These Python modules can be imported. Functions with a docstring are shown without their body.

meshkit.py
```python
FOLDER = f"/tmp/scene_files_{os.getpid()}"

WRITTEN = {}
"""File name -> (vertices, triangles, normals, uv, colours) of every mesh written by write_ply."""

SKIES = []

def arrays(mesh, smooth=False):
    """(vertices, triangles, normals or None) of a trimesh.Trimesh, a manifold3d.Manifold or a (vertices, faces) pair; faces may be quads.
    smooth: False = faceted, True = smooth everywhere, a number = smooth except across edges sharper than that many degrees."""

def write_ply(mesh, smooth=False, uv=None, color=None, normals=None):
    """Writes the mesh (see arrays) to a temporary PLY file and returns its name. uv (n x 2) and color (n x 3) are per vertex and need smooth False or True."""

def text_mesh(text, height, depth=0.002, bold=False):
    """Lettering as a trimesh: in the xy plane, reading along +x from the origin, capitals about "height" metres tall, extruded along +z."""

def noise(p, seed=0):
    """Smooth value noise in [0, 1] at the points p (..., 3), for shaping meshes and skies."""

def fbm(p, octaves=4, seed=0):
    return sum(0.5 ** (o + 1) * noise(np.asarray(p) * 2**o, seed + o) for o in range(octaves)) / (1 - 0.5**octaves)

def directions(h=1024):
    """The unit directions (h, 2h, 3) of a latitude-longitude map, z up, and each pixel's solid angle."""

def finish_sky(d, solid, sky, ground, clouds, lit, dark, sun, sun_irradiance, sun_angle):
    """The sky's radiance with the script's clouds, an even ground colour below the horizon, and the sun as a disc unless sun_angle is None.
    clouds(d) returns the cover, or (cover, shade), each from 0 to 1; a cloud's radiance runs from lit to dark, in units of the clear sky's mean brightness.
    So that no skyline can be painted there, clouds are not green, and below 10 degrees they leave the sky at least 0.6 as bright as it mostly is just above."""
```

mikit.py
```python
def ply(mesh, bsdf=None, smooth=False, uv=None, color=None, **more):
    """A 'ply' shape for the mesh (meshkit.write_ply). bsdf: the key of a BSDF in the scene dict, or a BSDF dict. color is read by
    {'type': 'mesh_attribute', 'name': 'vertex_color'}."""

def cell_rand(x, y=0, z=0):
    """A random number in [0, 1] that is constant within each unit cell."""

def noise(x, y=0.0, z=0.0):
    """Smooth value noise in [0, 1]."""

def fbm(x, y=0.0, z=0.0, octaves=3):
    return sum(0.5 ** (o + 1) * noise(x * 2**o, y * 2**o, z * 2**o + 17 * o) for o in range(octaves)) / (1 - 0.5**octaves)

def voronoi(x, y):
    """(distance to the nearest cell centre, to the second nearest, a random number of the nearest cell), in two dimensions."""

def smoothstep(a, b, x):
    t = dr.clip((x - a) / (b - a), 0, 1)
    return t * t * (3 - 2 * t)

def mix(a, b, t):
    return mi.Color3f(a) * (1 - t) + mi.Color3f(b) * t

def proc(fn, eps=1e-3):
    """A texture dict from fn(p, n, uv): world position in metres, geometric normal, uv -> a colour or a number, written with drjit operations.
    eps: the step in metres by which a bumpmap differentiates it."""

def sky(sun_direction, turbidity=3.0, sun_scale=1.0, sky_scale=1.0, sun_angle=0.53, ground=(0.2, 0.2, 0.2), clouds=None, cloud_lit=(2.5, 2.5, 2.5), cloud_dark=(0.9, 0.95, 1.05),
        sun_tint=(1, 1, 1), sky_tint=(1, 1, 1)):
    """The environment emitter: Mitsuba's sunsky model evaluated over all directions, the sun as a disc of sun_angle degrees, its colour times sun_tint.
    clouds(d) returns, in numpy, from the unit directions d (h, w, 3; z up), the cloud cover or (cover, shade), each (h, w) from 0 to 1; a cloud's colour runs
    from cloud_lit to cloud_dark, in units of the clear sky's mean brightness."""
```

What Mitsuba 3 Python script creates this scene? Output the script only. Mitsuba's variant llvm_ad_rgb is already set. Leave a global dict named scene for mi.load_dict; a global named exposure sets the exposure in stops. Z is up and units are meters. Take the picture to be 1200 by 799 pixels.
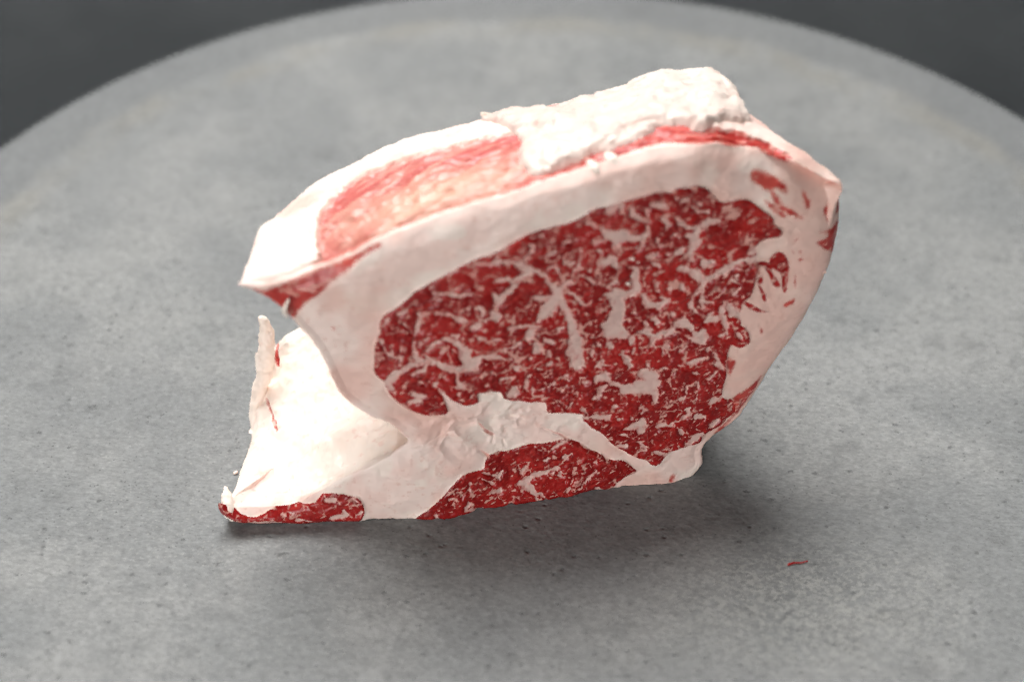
import math, os
import numpy as np, trimesh, mitsuba as mi, drjit as dr
import mikit, meshkit
from scipy.spatial import Delaunay
from scipy.ndimage import gaussian_filter1d
import shapely

scene, labels = {'type': 'scene'}, {}
T = mi.ScalarTransform4f
# ---------------------------------------------------------------- camera, lamps, exposure
exposure = 2.15
PITCH, DIST = math.radians(41.35), 0.4054
cam = np.array([0, -DIST * math.cos(PITCH), DIST * math.sin(PITCH)])
scene['camera'] = {'type': 'thinlens', 'fov': 30.0, 'fov_axis': 'x', 'near_clip': 0.01, 'far_clip': 20.0,
                   'aperture_radius': 0.0041, 'focus_distance': 0.372,
                   'to_world': T().look_at(origin=cam.tolist(), target=[0, 0, 0], up=[0, 0, 1])}


def softbox(key, label, pos, target, w, h, rgb):
    """a soft lamp: a shallow black housing with a white diffuser that gives off the light"""
    pos, target = np.array(pos, float), np.array(target, float)
    z = (target - pos) / np.linalg.norm(target - pos)
    x = np.cross([0, 0, 1.0], z); x /= np.linalg.norm(x)
    y = np.cross(z, x)
    m = np.eye(4); m[:3, 0], m[:3, 1], m[:3, 2], m[:3, 3] = x, y, z, pos
    house = trimesh.creation.box([w + .06, h + .06, .08]); house.apply_translation([0, 0, -.045]); house.apply_transform(m)
    dif = trimesh.creation.box([w, h, .004]); dif.apply_transform(m)
    scene[key + '__housing'] = mikit.ply(house, 'lamp_housing')
    scene[key + '__diffuser'] = mikit.ply(dif, 'lamp_diffuser', emitter={'type': 'area', 'radiance': {'type': 'rgb', 'value': list(rgb)}})
    labels[key] = {'label': label, 'category': 'lamp'}


scene['lamp_housing'] = {'type': 'roughplastic', 'diffuse_reflectance': {'type': 'rgb', 'value': [.03, .03, .03]}, 'alpha': .3}
scene['lamp_diffuser'] = {'type': 'diffuse', 'reflectance': {'type': 'rgb', 'value': [.8, .8, .8]}}
softbox('softbox_lamp', 'large soft lamp high behind the meat, a little to the left', (-.26, .80, 1.40), (0, 0, 0), 1.2, .9, (3.35, 3.35, 3.31))
softbox('softbox_lamp_001', 'broad soft lamp in front of the plate, a little to the left', (-.62, -1.74, .68), (0, 0, .03), 1.3, 1.0, (1.58, 1.55, 1.525))

# ---------------------------------------------------------------- traced outlines, all in mm on the meat itself
STRIP = [[-25.27,54.08],[-23.02,54.34],[-17.27,55.87],[-9.69,58.71],[-3.63,61.88],[-2.48,61.28],[-5.2,59.87],[-9.85,56.05],[-13.77,52.66],[-16.46,50.43],[-18.44,47.78],[-20.81,48.26]]
EYE = [[-5.02,35.45],[-4.96,38.49],[-4.59,41.39],[-3.56,44.02],[-3.65,45.33],[-2.8,47.3],[-0.93,48.8],[0.63,50.12],[2.8,51.89],[5.42,53.74],[6.63,54.3],[10.3,56.45],[14.09,58.37],[17.87,59.9],[22.24,62.03],[25.26,62.61],[28.58,62.96],[31.14,63.6],[32.8,64.39],[34.3,65.38],[36.72,65.52],[39.59,66.12],[41.87,66.46],[43.68,66.87],[45.96,67.22],[48.13,66.53],[49.17,67.24],[51.19,66.76],[52.71,67.04],[54.62,65.88],[55.78,64.65],[56.8,63.09],[58.41,62.13],[60.27,62.37],[62.64,62.0],[64.99,59.85],[67.17,58.25],[68.12,56.12],[69.37,54.46],[68.64,53.49],[66.42,53.3],[64.78,51.74],[65.37,47.95],[64.96,44.66],[64.5,41.9],[63.28,40.79],[62.75,38.97],[62.95,35.86],[64.38,34.05],[64.74,31.26],[62.97,30.59],[61.26,31.49],[60.77,28.82],[60.86,24.63],[60.27,20.71],[60.72,18.79],[62.44,18.06],[64.37,16.87],[63.68,14.53],[62.39,13.53],[59.97,11.51],[57.64,10.71],[56.56,8.82],[53.02,8.26],[50.69,7.45],[47.9,5.47],[45.64,7.19],[43.41,8.48],[39.82,11.29],[37.58,14.42],[35.23,16.72],[33.39,18.91],[33.04,20.4],[29.61,21.05],[26.69,21.81],[26.19,23.7],[21.37,24.8],[18.5,25.93],[18.04,27.4],[15.82,28.19],[13.61,28.39],[13.58,26.23],[11.35,26.02],[9.18,27.58],[7.18,29.47],[7.6,27.44],[7.85,24.83],[4.84,24.5],[2.04,25.47],[-0.55,27.52],[-2.47,30.24],[-3.43,33.03]]
LOWER = [[0.78,-1.25],[3.51,2.25],[5.88,4.86],[8.39,7.8],[10.72,10.1],[14.13,10.08],[14.81,12.24],[16.45,13.37],[19.87,13.54],[22.97,14.38],[25.75,14.25],[28.04,14.63],[30.99,14.47],[33.66,12.29],[37.2,9.51],[38.23,8.25],[41.42,7.61],[43.68,5.26],[44.06,4.12],[41.57,2.48],[39.93,0.67],[39.32,-2.23],[33.22,-1.83],[28.17,-2.52],[19.78,-2.74],[13.98,-0.48],[9.78,-3.56]]
FOOT = [[-36.56,8.74],[-36.08,3.67],[-34.83,-0.24],[-26.62,-1.11],[-16.89,-1.65],[-11.15,-1.13],[-9.07,1.32],[-8.46,3.62],[-8.97,6.4],[-11.02,7.16],[-13.87,7.96],[-16.14,7.67],[-17.18,6.47],[-18.2,5.68],[-23.52,5.55],[-26.19,4.42],[-29.48,3.53],[-32.16,4.31],[-33.93,6.09]]
EDGE = [[[62.32,47.18],[62.47,49.02],[63.46,50.08],[64.6,48.98],[66.51,48.66],[68.23,47.43],[68.18,46.19],[66.62,47.25],[65.23,47.8],[64.07,47.2],[64.59,45.55],[63.53,45.09],[62.68,45.87]],[[67.73,49.14],[69.28,50.06],[70.41,49.33],[71.4,47.3],[71.65,44.73],[71.34,41.17],[70.55,41.47],[69.95,45.02],[68.78,46.17],[67.62,47.29]],[[66.53,47.47],[67.97,46.31],[70.19,42.79],[69.09,42.39],[67.83,44.76]],[[65.28,45.2],[66.01,45.6],[66.64,45.02],[66.54,43.86],[65.6,43.94]],[[65.74,43.81],[66.53,43.06],[67.75,39.98],[67.05,39.72],[66.21,41.83]],[[62.46,41.19],[64.44,40.09],[66.48,38.35],[68.32,37.38],[65.98,37.63],[64.11,38.93]],[[62.36,42.68],[63.62,44.04],[64.48,43.57],[64.25,42.81],[62.67,42.14]],[[63.06,66.9],[64.18,67.22],[67.13,65.66],[69.52,64.02],[70.38,62.29],[69.71,61.66],[67.89,62.98],[66.8,62.45],[64.97,63.93],[63.03,65.5]],[[66.63,63.8],[68.5,61.75],[69.79,59.94],[72.42,57.72],[71.8,56.51],[69.93,58.11],[68.09,59.55],[66.92,62.0]],[[65.59,61.53],[67.84,60.22],[70.2,57.56],[69.21,57.23],[67.36,58.82]],[[72.64,62.04],[73.87,61.04],[74.75,59.28],[74.59,57.96],[73.34,58.87]],[[72.05,57.52],[73.69,56.93],[73.62,56.12],[72.57,56.47]],[[77.27,57.43],[78.78,58.19],[81.41,58.26],[81.73,55.08],[79.77,54.08],[78.51,53.45],[77.42,55.77]],[[76.57,52.68],[79.53,52.3],[81.74,53.66],[81.84,49.62],[80.7,46.17],[78.76,47.79],[76.18,50.39],[78.44,51.2]],[[71.73,51.38],[72.54,52.55],[73.37,52.16],[72.61,51.71],[72.03,51.07]],[[71.35,50.4],[71.82,50.19],[72.48,49.17],[72.04,48.98]],[[73.13,49.58],[73.71,49.49],[73.89,48.8],[73.31,48.82]],[[72.95,47.62],[74.07,47.96],[74.38,47.12],[73.47,47.0]],[[72.54,42.9],[72.64,44.49],[72.99,44.43],[73.34,41.69],[72.89,41.5]],[[60.11,28.47],[61.16,28.55],[62.14,27.81],[62.91,26.83],[62.32,24.96],[61.72,23.37],[60.93,24.65],[60.33,26.74]],[[61.88,17.45],[65.28,19.99],[68.26,21.73],[68.14,20.03],[64.95,14.23],[60.68,9.45],[59.43,10.29],[62.84,13.46]],[[50.72,1.19],[51.4,2.27],[52.05,1.23],[51.51,-0.19],[50.64,0.29]],[[13.5,21.26],[13.97,20.97],[15.07,19.05],[16.5,17.56],[16.25,17.1],[14.74,18.4]],[[13.56,14.95],[14.36,14.39],[15.64,12.91],[15.23,12.57]],[[25.41,18.11],[28.02,16.58],[31.32,14.2],[34.67,11.47],[34.51,11.08],[31.0,13.95]],[[-12.26,45.46],[-11.8,45.62],[-11.47,44.86],[-11.94,44.61]],[[-4.7,61.16],[-2.89,62.01],[-2.62,61.46],[-4.14,60.51]],[[63.53,48.4],[65.56,48.58],[66.08,47.71],[65.99,45.87],[64.8,46.47],[64.06,47.25]],[[70.47,38.4],[71.56,39.29],[73.18,39.42],[73.16,38.2],[71.69,37.64]],[[66.56,34.71],[67.31,34.02],[67.31,32.36],[66.8,33.01]]]
EYE_VEINS = [[-0.6,47.7,0.19,1.5,48.2,0.23],[-3.1,45.2,0.14,-2.2,46.5,0.23],[3.3,47.6,0.7,3.6,46.4,0.57,3.2,45.2,0.39,2.6,43.7,0.19,2.3,41.8,0.19,2.3,40.0,0.19,2.4,38.1,0.57,3.3,37.4,0.85],[-3.5,42.1,0.14,-2.7,39.7,0.19,-2.2,39.3,0.1,-1.0,38.4,0.1],[-4.3,39.2,0.16],[-1.9,39.6,0.1,-1.7,41.2,0.08],[-0.1,46.0,0.1,1.1,44.6,0.19,2.4,42.9,0.14],[6.1,51.6,0.23,9.3,51.1,0.44,10.6,50.4,0.23,12.7,50.7,0.19],[1.3,50.1,0.14,3.4,49.2,0.19,5.0,50.4,0.19,7.6,50.6,0.1],[6.4,47.0,0.19,8.8,46.8,0.19,9.6,46.4,0.33,10.9,45.4,0.44,12.2,44.7,0.19],[13.3,47.4,0.23,14.2,47.7,0.33,15.0,46.5,0.23,14.4,45.3,0.14],[13.0,43.5,0.85,13.9,43.6,0.57,12.8,44.3,0.23],[17.0,50.4,0.23,17.7,48.7,0.85,18.3,49.4,0.85,20.1,50.1,0.57],[17.7,48.7,0.7,17.4,47.7,0.44],[17.4,45.1,0.7,16.6,46.3,0.33,16.1,44.8,0.23],[8.9,42.3,0.33,10.2,42.1,0.57,9.9,41.0,0.44],[3.2,41.5,0.19,5.4,42.3,0.23,6.0,42.4,0.1],[4.6,39.4,0.44,6.0,40.8,0.44,7.8,41.4,0.44,10.3,40.2,0.7,11.2,39.0,1.01,11.8,36.4,1.18,12.7,35.2,1.3,14.7,36.5,0.44,16.7,36.4,0.23,19.5,34.8,0.14],[4.2,38.9,0.51,4.8,38.1,0.44,6.7,36.2,0.33,9.8,34.7,0.7,12.7,34.9,1.01],[3.7,37.3,0.57,5.4,36.9,0.39],[9.0,39.3,0.14,9.8,38.4,0.19],[14.1,40.9,0.33,15.6,39.6,0.33],[16.9,39.9,0.14,18.2,39.9,0.19],[17.3,37.1,0.14,19.8,37.5,0.14],[6.9,39.1,0.14,7.7,39.1,0.14],[5.5,52.9,0.16,6.3,53.1,0.1],[9.7,52.3,0.13,11.5,53.1,0.1],[15.7,45.1,0.19,15.0,44.4,0.14],[2.5,39.0,0.23,3.1,37.4,0.7,0.8,36.0,0.57,-1.6,34.6,0.85,-2.8,33.1,0.7,-2.1,31.5,0.23],[-0.0,42.2,0.1,-0.2,39.6,0.14,-0.6,36.9,0.33],[3.3,32.7,0.33,3.8,32.4,0.14],[4.7,32.8,0.23,5.7,31.8,0.78,6.4,30.4,0.31,7.9,28.5,0.39],[1.9,29.6,0.57,3.2,29.7,0.57,4.0,29.5,0.44],[0.7,28.0,0.23,2.1,28.5,0.57,3.0,28.3,0.33],[9.8,33.7,0.19,9.8,31.5,0.33,10.6,30.5,0.44,8.8,30.8,0.14],[10.2,28.9,0.23,10.4,28.3,0.14],[12.1,27.5,0.33,12.5,28.5,0.14],[16.4,33.1,0.19,15.9,32.1,0.1],[17.7,30.9,0.19,19.5,31.1,0.23],[15.3,30.0,0.33],[4.1,36.7,0.23,3.9,35.6,0.44,1.9,34.5,0.14],[7.5,33.2,0.19],[14.1,57.3,0.33,16.2,57.1,0.23,17.7,57.6,0.44,20.5,56.9,0.39,21.8,55.7,0.7,23.1,54.7,1.01,24.4,54.2,0.7,26.1,52.6,0.33,26.6,50.8,0.39,27.9,49.2,0.7],[22.2,60.6,0.1,23.7,59.6,0.33,23.3,58.4,0.33,22.2,57.1,0.33,21.1,56.8,0.23],[17.3,58.6,0.19,17.7,57.6,0.19],[23.5,61.7,0.14,25.2,61.6,0.19],[28.9,59.3,0.19,30.6,59.5,0.28,32.3,59.8,0.23],[25.7,57.1,0.19,27.4,57.5,0.19,28.9,57.8,0.19],[26.1,54.2,0.14,27.6,54.7,0.19],[29.1,56.2,0.14,29.6,55.1,0.23,31.1,54.6,0.28,30.0,55.3,0.23],[32.4,57.2,0.28,32.2,55.5,0.33,32.0,53.7,0.33,31.1,52.6,0.23,30.9,51.3,0.19,29.4,50.0,0.28,28.8,49.1,0.44],[32.9,62.9,0.19,34.7,62.3,0.23,36.4,61.9,0.23,36.2,60.9,0.19,36.7,59.8,0.33],[37.3,60.0,0.57,38.2,59.8,1.01,39.1,59.4,1.3,38.7,57.7,0.85],[34.9,59.1,0.23,35.2,58.3,0.23,36.9,58.8,0.19],[33.2,60.4,0.23,33.8,60.8,0.14],[28.2,61.7,0.14,29.5,60.7,0.1],[37.2,65.5,0.33,37.8,64.6,0.33],[39.3,65.4,0.33,39.6,64.3,0.23],[36.3,64.2,0.19,38.1,64.1,0.1],[35.4,56.5,0.19,37.0,56.5,0.1],[35.5,53.4,0.14,37.0,53.9,0.33,38.3,54.0,0.57,37.9,54.8,0.44],[38.3,54.0,0.44,39.0,52.0,0.33,39.9,51.9,0.14],[34.0,52.4,0.27],[32.2,51.6,0.14,34.2,50.5,0.33,35.6,49.0,0.23],[37.8,48.4,0.23,38.9,49.2,0.23],[16.4,53.0,0.23,18.1,53.4,0.57,19.2,53.5,0.33,20.0,52.6,0.57,21.3,52.9,0.57,23.1,54.2,0.85],[20.0,52.6,0.57,20.2,50.5,0.7,19.6,49.9,0.57],[18.3,51.6,0.1,17.9,51.2,0.1],[26.9,59.9,0.1,26.1,59.5,0.07],[19.2,50.3,0.57,20.2,50.6,0.7,20.7,51.9,0.57],[17.4,49.0,0.7,18.1,49.2,0.7,17.2,48.0,0.57],[16.1,45.1,0.14,17.1,45.2,0.57,16.5,46.1,0.33],[14.3,47.5,0.18],[14.1,43.6,0.33],[26.1,51.5,0.39,27.2,49.7,0.44,28.1,48.8,0.85,28.5,49.5,0.33,29.6,50.1,0.23,30.7,50.7,0.19],[22.6,48.3,0.14,24.4,47.9,0.33,26.1,47.6,0.44,27.9,47.5,0.85],[25.7,44.0,1.18,26.4,44.6,1.53,27.0,45.6,1.42,28.1,47.0,1.42],[24.8,42.8,0.44,25.7,44.0,0.57],[29.2,46.0,0.85,30.1,43.7,0.85,30.8,41.7,0.7,31.3,39.8,0.85,31.8,37.3,1.3,31.6,35.1,1.42,31.8,32.9,1.3,32.1,31.8,1.42,33.5,31.2,0.33],[23.5,42.2,0.33,24.4,41.5,0.57,23.3,40.1,0.85,23.1,39.5,0.7],[19.3,42.1,0.33,21.3,42.3,0.28,22.8,42.3,0.28],[26.6,38.5,0.44,27.5,37.8,0.44],[24.6,37.5,0.57,24.4,36.4,0.85,24.8,36.1,0.57],[26.9,35.7,0.33,26.9,34.3,0.23],[20.2,39.3,0.19],[21.5,38.6,0.33,20.2,37.7,0.23,18.8,37.4,0.19],[17.1,40.0,0.23,18.2,39.9,0.14],[13.8,40.8,0.23,15.5,39.3,0.19],[13.7,36.1,0.23,15.5,36.4,0.44,17.1,35.7,0.23,18.2,35.4,0.14],[22.2,45.1,0.14,23.5,44.9,0.14],[29.2,48.4,0.1,30.5,48.1,0.23,31.9,47.1,0.19,32.5,45.7,0.19,33.4,45.0,0.33,34.1,46.0,0.14],[37.2,46.7,0.23,38.6,45.2,0.7,39.7,43.9,1.18,39.3,41.1,1.42,37.8,39.5,1.3,36.7,39.9,0.44],[37.8,39.5,1.18,39.0,37.9,1.3,40.3,37.4,1.42],[33.6,37.4,0.14,35.4,37.2,0.19,36.3,37.8,0.28,36.9,38.5,0.44],[35.4,36.6,0.14,36.3,34.8,0.19,36.8,33.1,0.19,37.1,31.4,0.33,36.2,30.2,0.57],[34.8,33.2,0.1,35.0,34.5,0.1],[33.2,35.1,0.1,33.8,35.8,0.14],[38.1,35.1,0.44,38.6,34.4,0.33],[40.3,32.5,0.33],[28.2,40.1,0.1,29.7,40.6,0.08],[35.9,43.8,0.33],[37.3,42.8,0.28],[36.1,45.6,0.19],[23.3,35.0,0.23],[20.4,33.2,0.44,21.0,32.8,0.44],[21.9,33.7,0.14],[23.3,31.3,0.39,23.1,30.5,0.33],[19.5,30.9,0.27],[17.9,30.6,0.16],[19.4,27.3,0.33,20.3,28.2,0.44,20.3,26.8,0.85,19.2,27.0,0.57],[22.8,29.2,0.33,22.6,27.8,0.39,22.8,26.9,0.23],[24.0,27.4,0.23,25.3,26.9,0.23,26.7,27.6,0.19,28.0,28.3,0.14],[24.6,32.2,0.19,25.5,31.7,0.19],[26.7,32.6,0.33,27.3,32.8,0.28],[27.3,30.0,0.21],[30.3,27.2,0.23,31.7,27.2,0.19],[31.0,25.4,0.28,32.6,25.1,0.23],[29.0,23.8,0.39,29.7,23.1,0.33],[31.1,23.1,0.19,30.8,22.0,0.23],[33.7,27.4,0.39,33.3,27.0,0.23],[35.5,30.4,0.44,37.1,30.7,0.33,38.5,30.5,0.23],[35.1,26.9,0.23,36.2,28.1,0.85,37.6,27.5,0.85,39.3,26.4,0.44,40.7,25.3,0.57],[37.7,26.1,0.33,36.8,24.6,0.19,35.4,23.5,0.1],[38.7,21.1,0.19],[33.6,21.2,0.44,34.1,20.0,0.33],[33.2,19.6,0.33,35.5,19.2,0.39,38.3,18.8,0.44],[40.4,17.6,0.33],[29.4,29.3,0.1,30.3,29.5,0.07],[37.1,65.0,0.33,38.0,65.1,0.44],[39.5,64.9,0.23],[41.5,64.1,0.44,41.9,62.8,0.44,43.5,61.8,0.57,44.4,61.1,0.33],[43.9,63.7,0.28,44.3,62.6,0.23],[45.1,64.5,0.44,46.9,64.0,0.57,47.8,63.1,0.44,48.7,62.2,0.19],[47.0,61.0,0.44,48.0,59.8,0.44,47.5,59.1,0.19],[49.5,65.3,0.19,50.4,64.2,0.33,51.5,64.0,0.19],[53.0,63.5,0.14,54.2,62.3,0.28],[52.4,62.4,0.14,54.1,61.1,0.33,55.6,60.4,0.33],[49.2,61.1,0.14,50.4,59.4,0.44,51.6,58.2,0.44,53.3,57.9,0.44,55.3,58.4,0.7,57.5,58.3,0.57],[37.3,59.5,1.01,38.8,59.3,1.53,39.7,58.9,1.42,41.0,58.4,0.7,43.0,58.0,0.57,44.3,58.6,0.57,44.2,60.2,0.33],[38.8,58.8,1.42,38.6,57.5,0.57],[43.7,57.5,0.33,43.5,56.0,0.28,42.6,54.8,0.23],[34.6,61.9,0.33,36.1,61.5,0.23,36.4,59.9,0.33],[35.6,56.5,0.23,37.1,56.0,0.14],[37.4,55.2,0.33,38.3,53.8,0.57,36.1,53.4,0.23],[49.4,57.1,0.44,48.7,56.9,0.23],[52.1,56.4,0.7,53.4,55.9,0.7,52.9,53.9,0.7,53.0,51.3,0.7],[53.0,55.2,0.85,53.8,57.4,0.57],[51.1,53.2,0.7,50.0,53.1,0.44],[51.6,52.1,0.33],[46.3,57.0,0.1,46.6,55.5,0.33,47.7,56.1,0.14],[45.6,53.1,0.7,44.7,53.5,0.33],[46.0,53.5,0.57,46.4,53.7,0.33],[48.5,53.1,0.19],[55.3,49.9,0.85,56.9,49.9,0.33],[53.9,55.0,0.44,53.8,53.8,0.33],[34.1,52.2,0.23],[34.6,50.1,0.33,33.5,51.1,0.14],[34.6,50.1,0.23,35.5,49.2,0.23],[38.4,48.9,0.33,37.5,48.3,0.19],[41.2,51.6,0.44,42.5,51.1,0.7,42.6,49.0,0.85,42.9,46.6,1.01,41.4,45.5,1.01,39.1,45.9,1.42,39.4,43.2,1.3,39.3,40.8,1.53,38.9,38.8,1.53,38.0,37.8,1.18],[39.3,38.7,1.18,40.5,37.4,0.7],[39.1,45.9,1.18,38.0,46.4,0.7],[44.1,45.1,0.44,45.1,42.8,0.7,47.1,42.2,0.85,48.7,43.0,0.57,47.7,44.2,0.44],[47.0,38.4,0.57,46.5,39.6,0.44],[47.3,37.5,0.23],[43.7,36.8,0.23,45.3,36.5,0.85,46.7,35.2,0.85,48.5,36.5,0.7,49.9,36.5,0.57],[46.7,35.2,0.7,46.3,33.6,0.44],[46.5,47.6,0.19,46.8,45.7,0.19],[48.6,45.6,0.14,49.1,46.1,0.1],[51.0,46.5,0.19,51.7,45.1,0.33],[50.8,49.7,0.44,52.5,48.9,0.57,53.9,47.9,0.7,55.3,46.1,0.7,57.1,47.1,0.44,59.3,47.8,0.57],[54.9,45.3,0.57,54.5,44.1,0.57,53.4,43.2,0.23,53.3,41.1,0.57,54.0,40.2,0.44],[55.1,42.1,0.44,57.2,41.5,0.44],[50.7,37.8,0.44,51.8,38.1,1.18,53.3,36.5,0.57],[49.7,39.8,0.44],[56.2,37.9,0.57,57.1,38.3,0.85,58.7,37.7,0.44],[54.5,34.9,0.85,55.9,35.2,0.85,55.5,33.6,1.01,52.7,34.4,0.33],[42.6,35.7,0.7,42.4,34.9,0.57],[44.8,38.3,0.19,44.5,39.1,0.14],[42.4,41.4,0.33],[59.2,34.1,0.57],[51.7,31.8,0.33,52.6,32.5,0.23],[48.6,33.2,0.23,49.5,33.6,0.23],[46.6,50.9,0.44,45.6,51.9,0.23],[44.8,51.0,0.19],[59.3,39.5,0.57,60.1,34.5,0.44],[55.2,44.2,0.33,55.4,40.7,0.33],[38.1,35.2,0.57,37.9,34.4,0.33],[40.6,32.6,0.44,41.8,31.0,0.7,42.3,29.8,0.57],[41.1,33.3,0.23],[42.7,32.5,0.14,43.1,33.5,0.14],[44.7,27.6,1.3,46.4,26.5,1.42,45.7,24.4,1.65,43.9,25.0,1.42,41.8,24.5,1.3,40.4,25.4,0.57],[46.5,23.6,1.01,47.2,22.4,0.85,47.1,20.4,0.33],[46.6,25.9,1.18,47.6,25.1,0.7],[45.6,29.4,0.33,46.3,27.9,0.33],[39.7,26.0,0.33,38.3,26.6,0.33,36.9,27.7,0.57],[33.4,27.5,0.57,34.1,27.6,0.33],[35.7,30.4,0.57,36.8,31.9,0.44],[37.3,28.2,1.01,36.2,28.1,0.85],[36.9,25.4,0.23,36.5,24.1,0.19,35.1,23.2,0.14],[39.3,21.0,0.33],[48.6,28.6,0.23],[51.6,28.3,0.19],[53.5,28.6,0.33,54.1,29.0,0.7,56.0,29.2,0.33],[54.5,26.1,0.33,55.7,25.6,0.23],[48.2,32.8,0.19,48.5,31.4,0.14],[49.3,32.9,0.19],[57.0,31.5,0.19,58.3,29.9,0.57,59.4,27.2,0.57,60.4,25.3,0.33],[57.4,24.4,0.23,58.1,24.9,0.44,59.0,25.6,0.23],[53.2,23.5,0.14,53.3,21.5,0.14,52.4,20.5,0.19,51.7,22.1,0.14,52.1,23.5,0.14],[55.6,23.7,0.14,55.2,21.1,0.19,55.1,19.2,0.19],[49.5,22.8,0.19,48.6,23.3,0.23],[44.3,19.5,0.33,45.5,19.0,0.33,44.8,18.5,0.14],[53.5,17.7,0.57,54.1,16.5,0.44,52.2,15.1,0.23,49.9,14.9,0.28,48.0,15.0,0.44],[35.7,19.4,0.44,37.5,18.9,0.44],[33.6,19.5,0.33,35.7,19.4,0.33],[40.6,17.9,0.28],[42.9,17.7,0.19],[41.8,15.3,0.44,43.2,15.6,0.85,45.1,16.7,0.7,44.7,14.5,1.01],[55.5,15.6,0.23,57.2,15.0,0.23],[57.5,18.1,0.33,58.4,18.8,0.7,59.6,18.6,0.57,60.8,19.8,0.44],[65.5,52.1,0.44,63.6,51.0,0.57],[65.5,49.6,0.57,62.3,49.6,0.44,60.1,48.4,0.7,57.5,47.0,0.85,56.1,46.7,0.85],[59.9,41.0,0.44,61.6,38.8,1.18,62.9,37.5,0.85,64.4,35.6,0.44],[60.5,45.9,0.33,61.9,45.0,0.28,61.4,46.4,0.23],[60.8,42.3,0.19,62.2,43.8,0.19],[62.4,34.1,0.23,63.0,32.6,0.19],[59.4,41.4,0.33,59.9,40.2,0.33],[56.6,38.4,0.44,58.0,37.6,0.57,59.2,38.1,0.28],[59.6,34.6,0.33,60.2,35.8,0.23],[48.0,14.9,0.44,49.4,14.9,0.39,51.3,14.2,0.23,52.9,12.2,0.23],[40.3,11.4,0.33,41.6,11.0,0.39],[44.6,11.7,0.33,45.8,10.0,0.23,44.4,9.4,0.23],[47.5,8.8,0.23,49.2,7.8,0.33,51.7,7.3,0.33,49.7,7.1,0.57],[54.2,9.2,0.7,55.4,10.2,0.85,56.5,10.9,0.44,57.3,9.5,0.33],[55.6,15.5,0.57,57.0,15.0,0.44],[41.0,13.9,0.19,42.4,13.3,0.14],[60.0,13.4,0.33,58.8,12.2,0.44]]
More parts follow.
